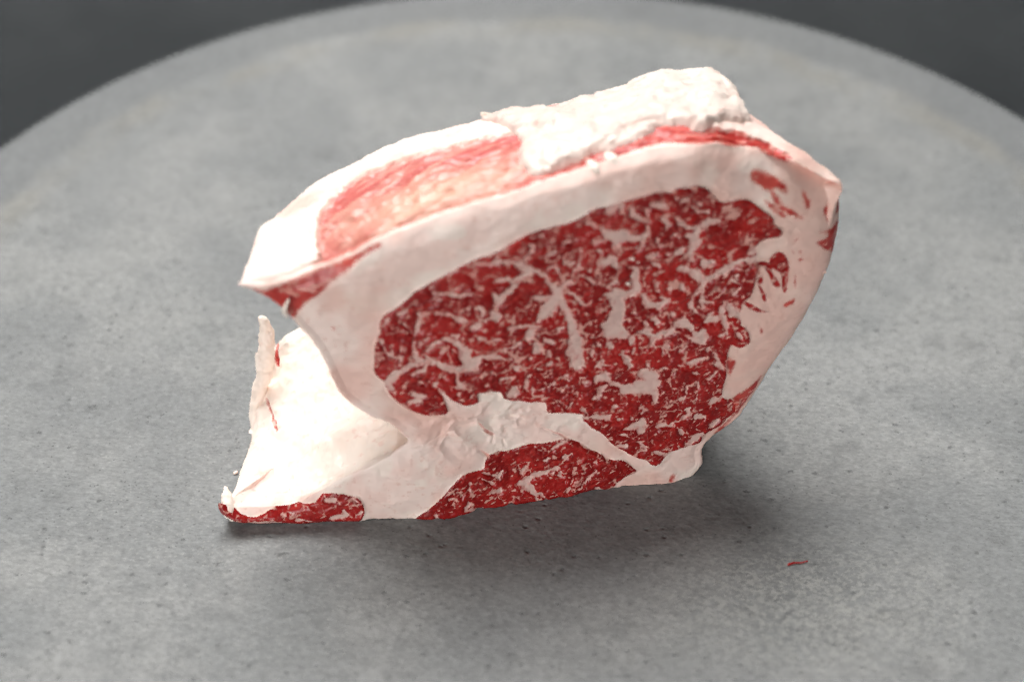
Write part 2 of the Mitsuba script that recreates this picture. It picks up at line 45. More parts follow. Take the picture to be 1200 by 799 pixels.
LOWER_VEINS = [[14.1,9.4,0.23,15.3,8.6,0.19,17.3,7.3,0.33,18.1,8.9,0.23],[14.3,7.6,0.33,16.2,6.3,0.19],[11.8,7.5,0.23,11.8,6.0,0.14],[7.8,4.6,0.33,8.3,4.7,0.28],[9.5,6.7,0.14,10.3,4.8,0.19],[11.5,3.9,0.28,11.4,2.1,0.33,10.7,1.1,0.33,12.8,0.4,0.33],[17.5,4.0,0.51],[19.0,5.2,0.14,19.4,4.2,0.1],[17.8,6.0,0.14],[21.1,4.8,0.57,22.0,4.3,1.01,23.4,5.8,0.57,25.7,6.8,0.33,27.9,7.6,0.33],[22.2,4.2,0.85,23.4,3.7,0.85,24.4,1.4,0.33,24.8,-0.2,0.23],[25.5,1.7,0.23,26.2,0.1,0.23],[22.5,9.0,0.23,21.8,6.7,0.19,21.1,9.5,0.14],[16.1,3.9,0.23],[27.6,12.7,0.33],[25.3,12.8,0.19],[7.7,-0.8,0.57,8.8,-1.0,0.57],[4.9,0.9,0.44,5.6,0.2,0.44],[20.3,2.2,0.14,21.0,1.7,0.11],[30.3,14.5,0.23,27.8,12.9,0.33],[30.1,10.1,0.29,31.2,11.1,0.19],[25.0,12.9,0.23,25.5,12.4,0.14],[28.5,7.5,0.57,25.9,6.8,0.44,23.8,6.3,0.57],[29.0,7.7,0.33,29.0,5.9,0.23],[36.3,5.9,0.21,34.9,4.7,0.23,34.2,3.9,0.23,33.1,1.4,0.28],[31.8,4.7,0.14,31.2,2.7,0.23,30.7,1.0,0.44],[35.6,9.0,0.28,35.8,8.2,0.14],[24.5,1.9,0.33,25.3,2.1,0.33,26.4,0.3,0.28],[43.1,2.7,0.57,41.2,1.3,0.57,39.8,-0.3,0.44],[30.0,4.2,0.14],[33.7,7.0,0.19,33.8,6.1,0.13],[36.4,1.0,0.33,37.2,0.3,0.33],[26.2,10.0,0.11,27.3,10.4,0.11]]
FOOT_VEINS = [[-30.2,1.7,0.57,-27.8,1.8,0.72,-24.6,1.1,0.57],[-21.0,1.9,0.43,-18.9,1.5,0.36],[-14.3,1.9,0.86,-12.1,2.5,0.57,-12.3,3.9,0.29],[-15.1,6.4,0.52,-14.0,6.5,0.52],[-10.5,6.6,0.36,-9.2,5.9,0.29],[-16.8,0.3,0.43],[-10.2,2.4,0.29,-9.1,3.4,0.29]]
FOOT_RING = [0,0,0,0,0,0,0,0,0,0,0,0,0,0,0,0,0,0,0,0,0,0,0,0,0,1,1,1,1,1,1,1,1,1,1,1,1,1,1,1,1,1,1,1,1,1,1,0,0,0,0,0,0,0,0,0,0]
FRONT_RING = [[-27.96,55.44],[-22.98,54.87],[-17.26,56.05],[-9.68,58.89],[-3.62,62.06],[8.3,66.04],[20.18,68.94],[33.57,72.02],[44.03,74.02],[53.15,73.34],[59.37,71.55],[65.74,68.87],[73.11,64.79],[78.97,61.41],[80.84,58.61],[81.01,50.37],[79.17,42.25],[75.15,31.75],[70.05,22.32],[64.45,13.14],[59.12,8.53],[57.38,6.12],[57.22,2.74],[54.49,-1.02],[51.34,-3.64],[47.67,-1.79],[43.37,-1.12],[36.56,-0.14],[28.15,-0.78],[19.79,-1.22],[13.99,0.59],[8.99,-1.68],[1.62,-0.71],[-8.15,0.18],[-21.15,0.31],[-31.63,1.09],[-35.48,3.21],[-35.84,6.19],[-32.9,4.98],[-28.9,4.77],[-24.05,4.94],[-20.45,5.8],[-16.58,8.32],[-12.43,10.79],[-5.87,14.09],[-1.27,17.4],[0.23,19.27],[-3.09,22.99],[-6.88,25.85],[-10.58,29.6],[-12.65,33.98],[-13.91,38.43],[-15.91,42.85],[-17.69,45.54],[-19.3,48.37],[-21.78,51.22],[-24.85,53.7]]
BACK_RING = [[-25.11,54.9,17.0],[-22.93,54.83,20.0],[-19.72,54.44,25.0],[-15.4,55.36,30.0],[-7.09,57.03,34.0],[3.46,61.1,35.0],[15.52,62.32,35.0],[28.56,63.13,36.0],[45.03,65.47,37.0],[57.46,66.48,37.0],[62.61,64.94,36.0],[65.07,64.29,25.0],[73.09,63.06,13.0],[78.96,59.75,6.0],[74.84,60.61,5.0],[67.01,50.37,14.0],[61.17,42.25,22.0],[59.15,31.75,28.0],[56.05,22.32,32.0],[46.45,13.14,32.0],[37.12,8.53,30.0],[33.38,6.12,28.0],[33.22,2.74,26.0],[32.49,-1.02,26.0],[31.34,-4.64,28.0],[29.67,-2.79,30.0],[29.37,-2.12,34.0],[28.56,-2.14,36.0],[30.15,-1.78,40.0],[23.79,-2.22,40.0],[18.99,-1.41,40.0],[14.99,-1.68,40.0],[8.62,-0.71,38.0],[0.85,0.18,36.0],[-11.15,0.31,30.0],[-23.63,1.09,20.0],[-31.48,3.21,6.0],[-31.84,5.19,6.0],[-28.9,3.98,7.0],[-24.9,3.77,8.0],[-18.05,3.94,9.0],[-14.45,4.8,10.0],[-8.58,6.32,12.0],[-2.43,7.79,14.0],[6.13,9.09,14.0],[12.73,11.4,13.0],[14.23,13.27,12.0],[11.91,18.99,13.0],[8.12,23.85,14.0],[4.42,29.6,14.0],[1.35,33.98,14.0],[-1.91,38.43,14.0],[-5.91,42.85,13.0],[-9.69,45.54,12.0],[-13.3,49.37,12.0],[-15.78,52.22,11.0],[-20.85,55.7,12.0]]
SIDE = [[[-36.15,5.26,1.0],[-28.99,4.25,1.0],[-21.68,4.71,1.0],[-15.84,7.76,1.0],[-9.2,11.34,1.0],[-1.03,14.96,2.0],[8.62,12.45,4.0]],[[-34.87,1.51,9.0],[-28.87,0.92,10.0],[-22.22,1.8,11.0],[-15.37,5.65,12.0],[-8.52,10.32,12.0],[-0.98,13.67,13.0],[8.88,12.34,13.0]],[[-33.14,-0.86,19.0],[-28.39,2.12,20.0],[-22.35,4.59,21.0],[-15.39,8.68,22.0],[-9.35,11.73,22.0],[-2.54,14.41,22.0],[5.86,15.54,22.0]],[[-32.25,-0.89,28.0],[-27.94,2.6,30.0],[-22.4,8.14,30.0],[-16.24,11.46,31.0],[-10.11,14.72,31.0],[-4.06,17.48,31.0],[4.45,18.72,31.0]],[[-30.44,5.79,34.0],[-27.2,8.68,36.0],[-23.2,12.15,37.0],[-17.98,13.63,38.0],[-11.8,16.48,38.0],[-5.72,18.23,38.0],[1.19,19.77,38.0]],[[-29.61,11.38,37.0],[-27.12,11.33,39.0],[-24.39,13.79,40.0],[-19.65,15.52,41.0],[-14.31,18.41,41.0],[-7.35,20.13,41.0],[-0.46,20.69,41.0]]]
STRANDS = [[[-31.23,-1.59,27.0,1.4],[-30.33,4.88,30.0,2.46],[-28.39,10.35,31.0,3.16],[-27.49,15.79,32.0,3.34],[-27.24,19.53,33.0,2.81],[-27.83,22.64,33.0,1.23]],[[-34.83,6.13,4.5,0.88],[-34.51,5.19,3.0,2.11],[-34.18,4.12,1.2,2.46],[-33.52,2.13,0.8,1.4]],[[37.43,71.96,4.5,1.58],[38.21,71.84,3.0,2.11],[38.57,71.78,2.0,1.4]],[[33.96,71.28,4.5,1.23],[34.69,71.51,2.5,1.76],[35.21,71.43,1.5,1.23]],[[-19.29,52.43,-0.3,0.53],[-20.17,50.45,-0.5,0.88],[-19.69,48.99,-0.3,0.53]],[[16.54,62.98,36.0,0.88],[18.8,62.13,36.0,1.05],[22.04,61.86,36.0,0.88]],[[74.23,61.1,13.0,1.58],[75.54,60.81,11.0,1.93],[76.18,60.63,9.0,1.4]],[[77.16,60.48,9.0,1.58],[78.3,60.06,7.0,1.93]]]
CRUMBS = [[28.2,54.12,0.58],[41.65,53.9,0.81],[41.2,48.3,0.72],[42.78,52.81,0.45],[41.95,49.47,0.45],[18.22,48.86,0.36],[-3.05,55.12,0.72],[-4.33,53.41,0.54],[71.22,57.25,0.81],[78.75,43.27,0.72],[28.51,53.35,0.36],[37.75,54.72,0.36],[31.22,46.29,0.29],[15.34,39.65,0.29],[48.32,28.33,0.33],[24.71,39.73,0.33],[42.36,56.13,0.36]]
CRACKS = [[[13.65,20.82],[14.43,19.07],[16.34,17.49],[16.15,15.49]],[[13.71,14.51],[15.31,12.97]],[[18.26,15.7],[18.57,14.41]],[[25.73,17.53],[28.02,16.28],[30.99,14.47],[34.67,11.47],[39.75,7.53]],[[18.5,25.93],[19.94,25.47],[21.53,24.77],[26.35,23.67]],[[-5.3,16.1],[-0.95,17.37],[3.85,18.02],[8.68,20.09],[13.17,20.91]]]
WALL = {"top_muscle":[[[11.23,0.37],[13.24,0.79],[15.43,4.95],[16.76,12.45],[20.15,18.94],[24.42,22.24],[30.93,22.77],[39.7,21.14],[49.31,22.07],[56.03,21.62],[59.91,19.97],[63.7,13.31],[58.82,7.02],[59.81,2.53],[56.76,0.01],[50.39,0.0],[44.45,0.0],[35.2,0.0],[25.74,0.0],[18.92,0.0]]],"edge_muscle":[[[50.39,0.0],[54.64,3.36],[58.13,4.67],[66.04,5.69],[70.68,8.37],[76.05,10.78],[85.65,7.09],[95.22,8.84],[100.56,9.67],[103.34,6.45],[100.42,1.69],[92.42,0.32],[88.23,0.0],[82.64,0.31],[79.62,1.16],[75.13,0.79],[65.79,0.0],[58.09,0.0]],[[62.27,29.8],[66.89,29.8],[71.07,30.0],[75.25,30.83],[74.64,27.21],[70.58,25.72],[66.2,25.73],[63.51,25.5]]],"notch_streak":[[[271.73,35.0],[271.95,37.5],[271.73,35.0],[272.39,36.67],[272.17,34.17],[272.17,34.17],[272.17,34.17]],[[354.24,0.0],[354.24,0.0],[352.7,0.0],[348.08,0.0],[349.62,0.0],[352.7,0.0]],[[272.83,30.0],[272.39,30.83],[272.83,30.0],[273.27,29.8],[273.27,29.8]]],"flap":[[[51.93,29.6],[58.09,29.6],[65.46,28.73],[71.07,30.0],[77.67,29.8],[82.73,29.6],[89.55,28.6],[91.25,25.38],[93.51,19.29],[95.68,14.6],[91.4,10.49],[86.91,7.87],[85.35,6.14],[82.95,6.2],[81.26,7.85],[78.25,8.37],[76.51,6.54],[73.22,6.07],[70.44,5.49],[67.39,5.38],[64.38,5.0],[61.09,4.22],[57.06,3.12],[55.22,4.32],[54.59,7.8],[55.02,12.51],[56.28,16.18],[56.03,21.62],[53.82,25.42]]]}
G = np.array([-19.602, -52.788, 0.0])
PSI, LAM = math.radians(3), math.radians(6)
EU = np.array([math.cos(PSI), math.sin(PSI), 0]); ED = np.array([-math.sin(PSI), math.cos(PSI), 0])
EW = ED * math.sin(LAM) + np.array([0, 0, 1.0]) * math.cos(LAM)
NF = np.cross(EU, EW)                                    # the way the cut face looks
SPAN = 30.0                                              # the depth of the wall coordinate in mm


def bend(u):
    """the cut face turns away a little to the right (mm)"""
    return .17 * (np.sqrt((u - 2.0) ** 2 + 64) + (u - 2.0)) / 2


def place(u, w, d):
    return u[..., None] * EU + w[..., None] * EW + (d + bend(u))[..., None] * ED + G


def fbm(p, freq, octaves=3, seed=0):
    p = np.asarray(p, float) * freq
    if p.shape[-1] == 2:
        p = np.concatenate([p, np.zeros(p.shape[:-1] + (1,))], -1)
    return meshkit.fbm(p + 500.0, octaves, seed)


def spline(ctrl, closed=True, per=8):
    c = np.array(ctrl, float); n = len(c)
    out = []
    for i in range(n if closed else n - 1):
        if closed:
            a, b, d, e = c[i - 1], c[i], c[(i + 1) % n], c[(i + 2) % n]
        else:
            a, b, d, e = c[max(i - 1, 0)], c[i], c[i + 1], c[min(i + 2, n - 1)]
        for t in np.arange(per) / per:
            out.append(b + .5 * t * ((d - a) + t * (2 * a - 5 * b + 4 * d - e + t * (3 * (b - d) + e - a))))
    if not closed:
        out.append(c[-1])
    return np.array(out)


def seg_dist(P, a, b):
    ab = b - a
    t = np.clip(((P - a) @ ab) / max(ab @ ab, 1e-9), 0, 1)
    return np.linalg.norm(P - a - t[:, None] * ab, axis=1), t


def poly_sd(P, ctrl, smooth=True, reach=4.0):
    """distance to the outline in mm, positive inside, cut off at 'reach'"""
    c = spline(ctrl, True, 4) if smooth else np.array(ctrl, float)
    out = np.full(len(P), -reach)
    near = np.where(((P > c.min(0) - reach) & (P < c.max(0) + reach)).all(1))[0]
    if len(near) == 0:
        return out
    Q = P[near]
    ring = shapely.linearrings(c)
    d = np.minimum(shapely.distance(shapely.points(Q), ring), reach)
    inside = shapely.contains_xy(shapely.polygons(ring), Q[:, 0], Q[:, 1])
    out[near] = np.where(inside, d, -d)
    return out


def vein_field(P, veins):
    """fatness in mm: half width minus the distance to the nearest vein"""
    out = np.full(len(P), -3.0)
    for v in veins:
        v = np.array(v).reshape(-1, 3)
        if len(v) == 1:
            v = np.vstack([v, v + [.15, .05, 0]])
        for a, b in zip(v[:-1], v[1:]):
            lo, hi = np.minimum(a[:2], b[:2]) - 3, np.maximum(a[:2], b[:2]) + 3
            near = np.where(((P > lo) & (P < hi)).all(1))[0]
            d, t = seg_dist(P[near], a[:2], b[:2])
            out[near] = np.maximum(out[near], a[2] + t * (b[2] - a[2]) - d)
    return out


def cut(V, F, A, f):
    """splits the triangles along f = 0; A: attributes per vertex. Returns (V, F, A) where f > 0 and where f < 0."""
    f = np.where(np.abs(f) < 1e-5, 1e-5, f)
    pos = f[F] > 0
    k = pos.sum(1)
    res = []
    mixed = F[(k == 1) | (k == 2)]
    pm = f[mixed] > 0
    lone = np.where(pm.sum(1) == 1, pm.argmax(1), (~pm).argmax(1))
    r = np.arange(len(mixed))
    a, b, c = mixed[r, lone], mixed[r, (lone + 1) % 3], mixed[r, (lone + 2) % 3]
    X = np.hstack([V, A])

    def on(i, j):
        t = np.clip(f[i] / (f[i] - f[j]), .02, .98)[:, None]
        return X[i] * (1 - t) + X[j] * t
    n0, m = len(X), len(mixed)
    X2 = np.vstack([X, on(a, b), on(a, c)])
    p, q = n0 + r, n0 + m + r
    lonef = np.stack([a, p, q], 1)
    rest = np.vstack([np.stack([p, b, c], 1), np.stack([p, c, q], 1)])
    lp = f[a] > 0
    lp2 = np.concatenate([lp, lp])
    for sign in (True, False):
        FF = np.vstack([F[k == (3 if sign else 0)], lonef[lp == sign], rest[lp2 != sign]])
        u, inv = np.unique(FF, return_inverse=True)
        Y = X2[u]
        res.append((Y[:, :3], inv.reshape(FF.shape), Y[:, 3:]))
    return res


def select(V, F, A, mask):
    FF = F[mask]
    u, inv = np.unique(FF, return_inverse=True)
    return V[u], inv.reshape(FF.shape), A[u]


def normals_of(V, F):
    n = np.zeros_like(V)
    fn = np.cross(V[F[:, 1]] - V[F[:, 0]], V[F[:, 2]] - V[F[:, 0]])
    for k in range(3):
        np.add.at(n, F[:, k], fn)
    return n / np.maximum(np.linalg.norm(n, axis=1, keepdims=True), 1e-12)


def put(key, V, F, N, bsdf, uv=None):
    N = N / np.maximum(np.linalg.norm(N, axis=1, keepdims=True), 1e-9)
    path = meshkit.write_ply((V * .001, F), normals=N, uv=uv)
    scene[key] = {'type': 'ply', 'filename': path, 'face_normals': False, 'bsdf': {'type': 'ref', 'id': bsdf}}


# ---------------------------------------------------------------- materials
def local(p):
    """mm along the cut face (u), up it (w) and into the meat (d)"""
    x, y, z = p.x * 1000 - G[0], p.y * 1000 - G[1], p.z * 1000
    u = x * EU[0] + y * EU[1]
    d = x * ED[0] + y * ED[1] - z * math.tan(LAM)
    return u, z / math.cos(LAM), d - .085 * (dr.sqrt(dr.square(u - 2) + 64) + u - 2)


def fat_color(p, n, uv):
    u, w, d = local(p)
    a = mikit.fbm(u * .16 + 40, w * .16 + 40, d * .16 + 40, 3)
    b = mikit.fbm(u * 1.1 + 70, w * 1.1 + 70, d * 1.1 + 70, 3)
    c = mikit.mix((.82, .66, .595), (.80, .60, .535), mikit.smoothstep(.40, .66, a))
    c = mikit.mix(c, (.82, .69, .615), mikit.smoothstep(.5, .72, mikit.fbm(u * .22 + 9, w * .22 + 9, d * .22 + 9, 2)))
    pink = mikit.fbm(u * .09 + 3, w * .09 + 8, d * .09 + 5, 3)
    c = mikit.mix(c, (.70, .41, .34), mikit.smoothstep(.50, .72, pink + dr.clip((u - 50) * .014, 0, .26)) * .65)
    c = mikit.mix(c, (.64, .38, .31), mikit.smoothstep(.60, .80, b) * .4)
    return c


def pale_fat_color(p, n, uv):
    u, w, d = local(p)
    a = mikit.fbm(u * .16 + 40, w * .16 + 40, d * .16 + 40, 3)
    b = mikit.fbm(u * .8 + 70, w * .8 + 70, d * .8 + 70, 3)
    c = mikit.mix((.84, .735, .65), (.83, .70, .61), mikit.smoothstep(.40, .66, a))
    return mikit.mix(c, (.76, .52, .44), mikit.smoothstep(.60, .80, b) * .45)


def flap_color(p, n, uv):
    u, w, d = local(p)
    a = mikit.fbm(u * .16 + 40, w * .16 + 40, d * .16 + 40, 3)
    b = mikit.fbm(u * .7 + 70, w * .7 + 70, d * .7 + 70, 4)
    c = mikit.mix((.69, .585, .52), (.66, .53, .47), mikit.smoothstep(.40, .66, a))
    return mikit.mix(c, (.60, .36, .30), mikit.smoothstep(.56, .76, b) * .5)


def marbled_color(p, n, uv):
    """lean with its veins: uv.x is how far inside a vein the point lies, uv.y how far inside a fleck (mm); fat is translucent, so the change is gradual"""
    u, w, d = local(p)
    x, y = u * .9 + w * .42, w * .9 - u * .42
    a = mikit.fbm(x * .25 + 40, y * .25 + 40, d * .2 + 40, 3)
    s_ = mikit.fbm(x * .9 + 11, y * 2.6 + 17, d * .6 + 40, 3)
    t_ = mikit.fbm(u * 2.4 + 31, w * 2.4 + 57, d * .9 + 40, 3)
    c = mikit.mix((.225, .0072, .0070), (.335, .0135, .0118), mikit.smoothstep(.35, .68, a))
    c = mikit.mix(c, (.44, .034, .026), mikit.smoothstep(.52, .75, s_) * .6)
    c = mikit.mix(c, (.40, .10, .08), mikit.smoothstep(.58, .78, t_) * .4)
    f = uv.x + (t_ - .5) * .15
    core = mikit.smoothstep(-.11, .13, f)
    fleck_ = mikit.smoothstep(-.035, .09, uv.y + (t_ - .5) * .06) * .95
    fat = mikit.mix((.60, .32, .28), (.61, .41, .365), mikit.smoothstep(.05, .6, uv.x))
    fat = mikit.mix(fat, (.54, .21, .18), mikit.smoothstep(.56, .74, mikit.fbm(u * .9 + 140, w * .9 + 140, 3.5, 3)) * .55)
    fat = mikit.mix(fat, (.65, .47, .41), mikit.smoothstep(.42, .7, mikit.fbm(u * .5 + 40, w * .5 + 40, 1.5, 3)) * .6)
    c = mikit.mix(c, (.60, .31, .26), fleck_)
    return mikit.mix(c, fat, core)


def top_lean_color(p, n, uv):
    """uv.x: distance to the outline of the muscle in mm, over which the red runs out into the fat"""
    u, w, d = local(p)
    x, y = u * .86 + d * .5, d * .86 - u * .5            # the fibres run along the piece and slightly into it
    a = mikit.fbm(x * .06 + 40, y * .13 + 40, 3.5, 3)
    s_ = mikit.fbm(x * .09 + 11, y * .75 + 17, w * .2 + 40, 4)
    t_ = mikit.fbm(x * .2 + 5, y * 1.9 + 57, w * .4 + 40, 3)
    c = mikit.mix((.47, .07, .066), (.51, .115, .10), mikit.smoothstep(.35, .65, a))
    c = mikit.mix(c, (.60, .27, .22), mikit.smoothstep(.42, .72, s_) * .7)
    c = mikit.mix(c, (.62, .36, .285), mikit.smoothstep(.52, .74, t_) * .45)
    rich = dr.exp(-dr.square((u - RICH[0]) / 17) - dr.square((d - RICH[1]) / 6.5))
    c = mikit.mix(c, (.64, .43, .305), dr.clip(rich * (.35 + 1.1 * s_), 0, 1) * .8)
    c = mikit.mix(c, (.42, .055, .05), mikit.smoothstep(.58, .80, mikit.fbm(x * .12 + 91, y * 1.1 + 3, 8.5, 3)) * .5)
    return mikit.mix((.76, .52, .44), c, mikit.smoothstep(-.1, 1.3, uv.x + (t_ - .5) * 1.6))


def edge_lean_color(p, n, uv):
    u, w, d = local(p)
    a = mikit.fbm(u * .3 + 40, w * .3 + 40, d * .5 + 40, 3)
    s_ = mikit.fbm(u * .5 + 11, w * 1.2 + 17, d * 1.6 + 40, 3)
    t_ = mikit.fbm(u * 1.4 + 11, w * 1.4 + 17, d * 1.4 + 40, 3)
    c = mikit.mix((.40, .030, .024), (.52, .075, .058), mikit.smoothstep(.35, .65, a))
    c = mikit.mix(c, (.70, .34, .28), mikit.smoothstep(.55, .70, s_) * .7)
    return mikit.mix((.74, .48, .41), c, mikit.smoothstep(-.1, .65, uv.x + (t_ - .5) * .9))


RICH = (7.0, 9.0)


def meat(key, fn, rough, spec, bump, amp, eps=1e-4):
    bump_fn = {'grain': lambda p, n, uv: mikit.fbm(p.x * 1400 + 300, p.y * 1400 + 300, p.z * 1400 + 300, 3),
               'fibre': lambda p, n, uv: mikit.fbm(p.x * 700 + 300, p.y * 1800 + 300, p.z * 1500 + 300, 3)}[bump]
    scene[key] = {'type': 'twosided', 'bsdf': {'type': 'bumpmap', 'scale': amp, 'tex': mikit.proc(bump_fn, eps),
                  'bsdf': {'type': 'principled', 'base_color': mikit.proc(fn), 'roughness': rough, 'specular': spec}}}


meat('fat_tissue', fat_color, .42, .45, 'grain', .00010)
meat('flap_fat', flap_color, .42, .45, 'grain', .00012)
meat('pale_fat', pale_fat_color, .42, .45, 'grain', .00012)
for k_, r_ in (('lean', .28), ('vein_fat', .42)):
    scene[k_] = {'type': 'twosided', 'bsdf': {'type': 'principled', 'base_color': mikit.proc(marbled_color), 'roughness': r_, 'specular': .30, 'clearcoat': .25, 'clearcoat_gloss': .75}}
for k_, fn_ in (('top_lean', top_lean_color), ('edge_lean', edge_lean_color)):
    scene[k_] = {'type': 'twosided', 'bsdf': {'type': 'principled', 'base_color': mikit.proc(fn_), 'roughness': .36, 'specular': .40, 'clearcoat': .3, 'clearcoat_gloss': .8}}

# ---------------------------------------------------------------- the meat: the cut face
front_c, back_c = np.array(FRONT_RING), np.array(BACK_RING)
fr, bk = spline(front_c, True, 40), spline(back_c, True, 40)
L = np.concatenate([[0], np.cumsum(np.linalg.norm(np.diff(np.vstack([fr, fr[:1]]), axis=0), axis=1))])
total = L[-1]
STEP = .22
ns = int(total / STEP)
S = np.arange(ns) * total / ns
wrap = lambda arr: np.vstack([arr, arr[:1]])
foot_c = spline(np.array(FOOT_RING, float)[:, None].repeat(2, 1), True, 40)[:, 0]
foot_c = np.clip(np.interp(S, L, np.r_[foot_c, foot_c[:1]]), 0, 1)
fr = np.stack([np.interp(S, L, wrap(fr)[:, k]) for k in range(2)], 1)
bk = np.stack([np.interp(S, L, wrap(bk)[:, k]) for k in range(3)], 1)
tang = np.roll(fr, -1, 0) - np.roll(fr, 1, 0); tang /= np.linalg.norm(tang, axis=1, keepdims=True)
out2 = np.stack([-tang[:, 1], tang[:, 0]], 1)
if (shapely.polygons(fr)).contains(shapely.points(*(fr[100] + out2[100] * .5))):
    out2 = -out2
# uneven knife line
rag = (fbm(np.stack([np.cos(S / total * 6.2832), np.sin(S / total * 6.2832)], 1) * 40, .30, 4, 3) - .5)
low = np.clip((25 - fr[:, 1]) / 20, 0, 1) * np.clip((fr[:, 0] + 12) / 10, 0, 1)
fr = fr + out2 * (rag * (.7 + 1.6 * low))[:, None]
fray = fbm(np.stack([np.cos(S / total * 6.2832), np.sin(S / total * 6.2832)], 1) * 40, .6, 4, 4)
fr = fr - out2 * (np.clip(fray - .45, 0, 1) * 3.6 * low * np.clip((50 - fr[:, 0]) / 4, 0, 1) * np.clip((12 - fr[:, 1]) / 5, 0, 1))[:, None]

g = np.arange(-60, 110, STEP)
gx, gy = np.meshgrid(g, np.arange(-6, 100, STEP * .87))
gx = gx + (np.arange(gx.shape[0]) % 2 * STEP / 2)[:, None]
grid = np.stack([gx.ravel(), gy.ravel()], 1)
pg = shapely.polygons(fr)
grid = grid[shapely.contains_xy(pg.buffer(-STEP * .55), grid[:, 0], grid[:, 1])]
cap2 = np.vstack([fr, grid])
tri = Delaunay(cap2).simplices
cen = cap2[tri].mean(1)
tri = tri[shapely.contains_xy(pg, cen[:, 0], cen[:, 1])]
e1, e2 = cap2[tri[:, 1]] - cap2[tri[:, 0]], cap2[tri[:, 2]] - cap2[tri[:, 0]]
ccw = (e1[:, 0] * e2[:, 1] - e1[:, 1] * e2[:, 0]) > 0
tri = np.where(ccw[:, None], tri, tri[:, [0, 2, 1]])     # looks along NF
edge_d = shapely.distance(shapely.points(cap2), shapely.linearrings(fr))

warp = np.stack([fbm(cap2, .55, 3, 11) - .5, fbm(cap2, .55, 3, 12) - .5], 1) * .75 + np.stack([fbm(cap2, 2.2, 2, 13) - .5, fbm(cap2, 2.2, 2, 14) - .5], 1) * .40
PW, PS = cap2 + warp, cap2 + warp * .45
sd = {'eye_muscle': poly_sd(PS, EYE), 'lower_muscle': poly_sd(PS, LOWER), 'foot_muscle': poly_sd(PS, FOOT), 'top_strip': poly_sd(PS, STRIP)}
for n_, q in enumerate(EDGE):
    sd['side_lean' + ('_%03d' % n_ if n_ else '')] = poly_sd(PS, q)
veins = {'eye_muscle': vein_field(PW, EYE_VEINS), 'lower_muscle': vein_field(PW, LOWER_VEINS), 'foot_muscle': vein_field(PW, FOOT_VEINS)}
# hair-thin flecks of fat between the traced veins
c, s = math.cos(.45), math.sin(.45)
rot = np.stack([cap2[:, 0] * c + cap2[:, 1] * s, -cap2[:, 0] * s + cap2[:, 1] * c], 1)
def ridge(P, seed, width):
    return width - np.abs(fbm(P, 1.0, 2, seed) - .5)


def cells(P, size, seed):
    """thin walls between lobules: distance to the nearest wall in mm"""
    r_ = np.random.default_rng(seed)
    lo, hi = P.min(0) - size, P.max(0) + size
    n_ = ((hi - lo) / size).astype(int) + 2
    gx_, gy_ = np.meshgrid(np.arange(n_[0]), np.arange(n_[1]))
    pts = np.stack([gx_.ravel(), gy_.ravel()], 1) + r_.uniform(-.42, .42, (gx_.size, 2))
    from scipy.spatial import cKDTree
    d_, i_ = cKDTree(lo + pts * size).query(P, k=2)
    return (d_[:, 1] - d_[:, 0]) * .5


mask1 = np.clip((fbm(cap2, .55, 2, 24) - .50) / .10, 0, 1)
mask2 = np.clip((fbm(cap2, .45, 2, 26) - .52) / .10, 0, 1)
WP = cap2 + np.stack([fbm(cap2, .8, 3, 15) - .5, fbm(cap2, .8, 3, 16) - .5], 1) * 2.3 + np.stack([fbm(cap2, .25, 2, 80) - .5, fbm(cap2, .25, 2, 81) - .5], 1) * 3.0
fl1 = ridge(rot * [.42, .95], 21, .035 * mask1) * 2.3 - .25 * (1 - mask1)
fl2 = ridge(cap2 * [.95, .62], 22, .031 * mask2) * 2.3 - .25 * (1 - mask2)
spots = (fbm(rot * [1.0, 1.8], 1.0, 2, 25) - .74) * 1.5
# lobules of lean, smallest and with the thickest walls towards the right of the eye
mid = np.clip((cap2[:, 0] - 2) / 18, 0, 1)
cell_d = np.where(fbm(cap2, .12, 2, 77) + .25 * mid > .58, cells(WP, 3.9, 29), cells(WP, 5.2, 29))
upper = np.clip((cap2[:, 1] - 24) / 10, .35, 1)
wall_w = (.05 + .10 * mid * upper) * np.clip((fbm(cap2, .30, 3, 28) - .42) / .16, 0, 1.3)
lob = wall_w - cell_d * .9 + (fbm(cap2, 1.3, 3, 78) - .5) * .34
lob = np.where(wall_w < .02, -.3, lob)
fleck = np.maximum.reduce([fl1, fl2, spots, lob])
muscle = np.max(list(sd.values()), axis=0)
which = np.argmax(list(sd.values()), axis=0)
names = list(sd)
fatness = np.full(len(cap2), -3.0)
for k in ('eye_muscle', 'lower_muscle', 'foot_muscle'):
    m = which == names.index(k)
    fatness[m] = veins[k][m] + ((fbm(cap2[m], 1.5, 3, 27) - .5) * .8 + (fbm(cap2[m], .7, 2, 30) - .5) * .7) * np.clip(1.6 + veins[k][m], 0, 1)
# relief of the cut: the lean swells a little, the veins lie lower, the fat has soft facets and a few open seams
soft = lambda x, w: np.clip(x / w, -1, 1)
big = np.max([sd[k] for k in ('eye_muscle', 'lower_muscle', 'foot_muscle')], axis=0)
h = (fbm(rot, .045, 3, 31) - .5) * 3.2 + (fbm(rot, .22, 3, 32) - .5) * .6 + (fbm(rot, 1.1, 3, 33) - .5) * .16 + (fbm(cap2, 2.6, 2, 34) - .5) * np.where(muscle > 0, .13, .05)
h = h + .16 * soft(big, .5) - .14 * np.where(big > 0, soft(fatness, .35), 0)
h = h + np.where((big > 0) & (fatness < 0), .30 * np.clip(cell_d / 1.1, 0, 1) * np.clip(-fatness / .5, 0, 1), 0)
h = h + np.where(muscle < -.2, (fbm(cap2 * [.6, 1.3], .35, 3, 35) - .5) * .45 * np.clip(-muscle - .2, 0, 1), 0)
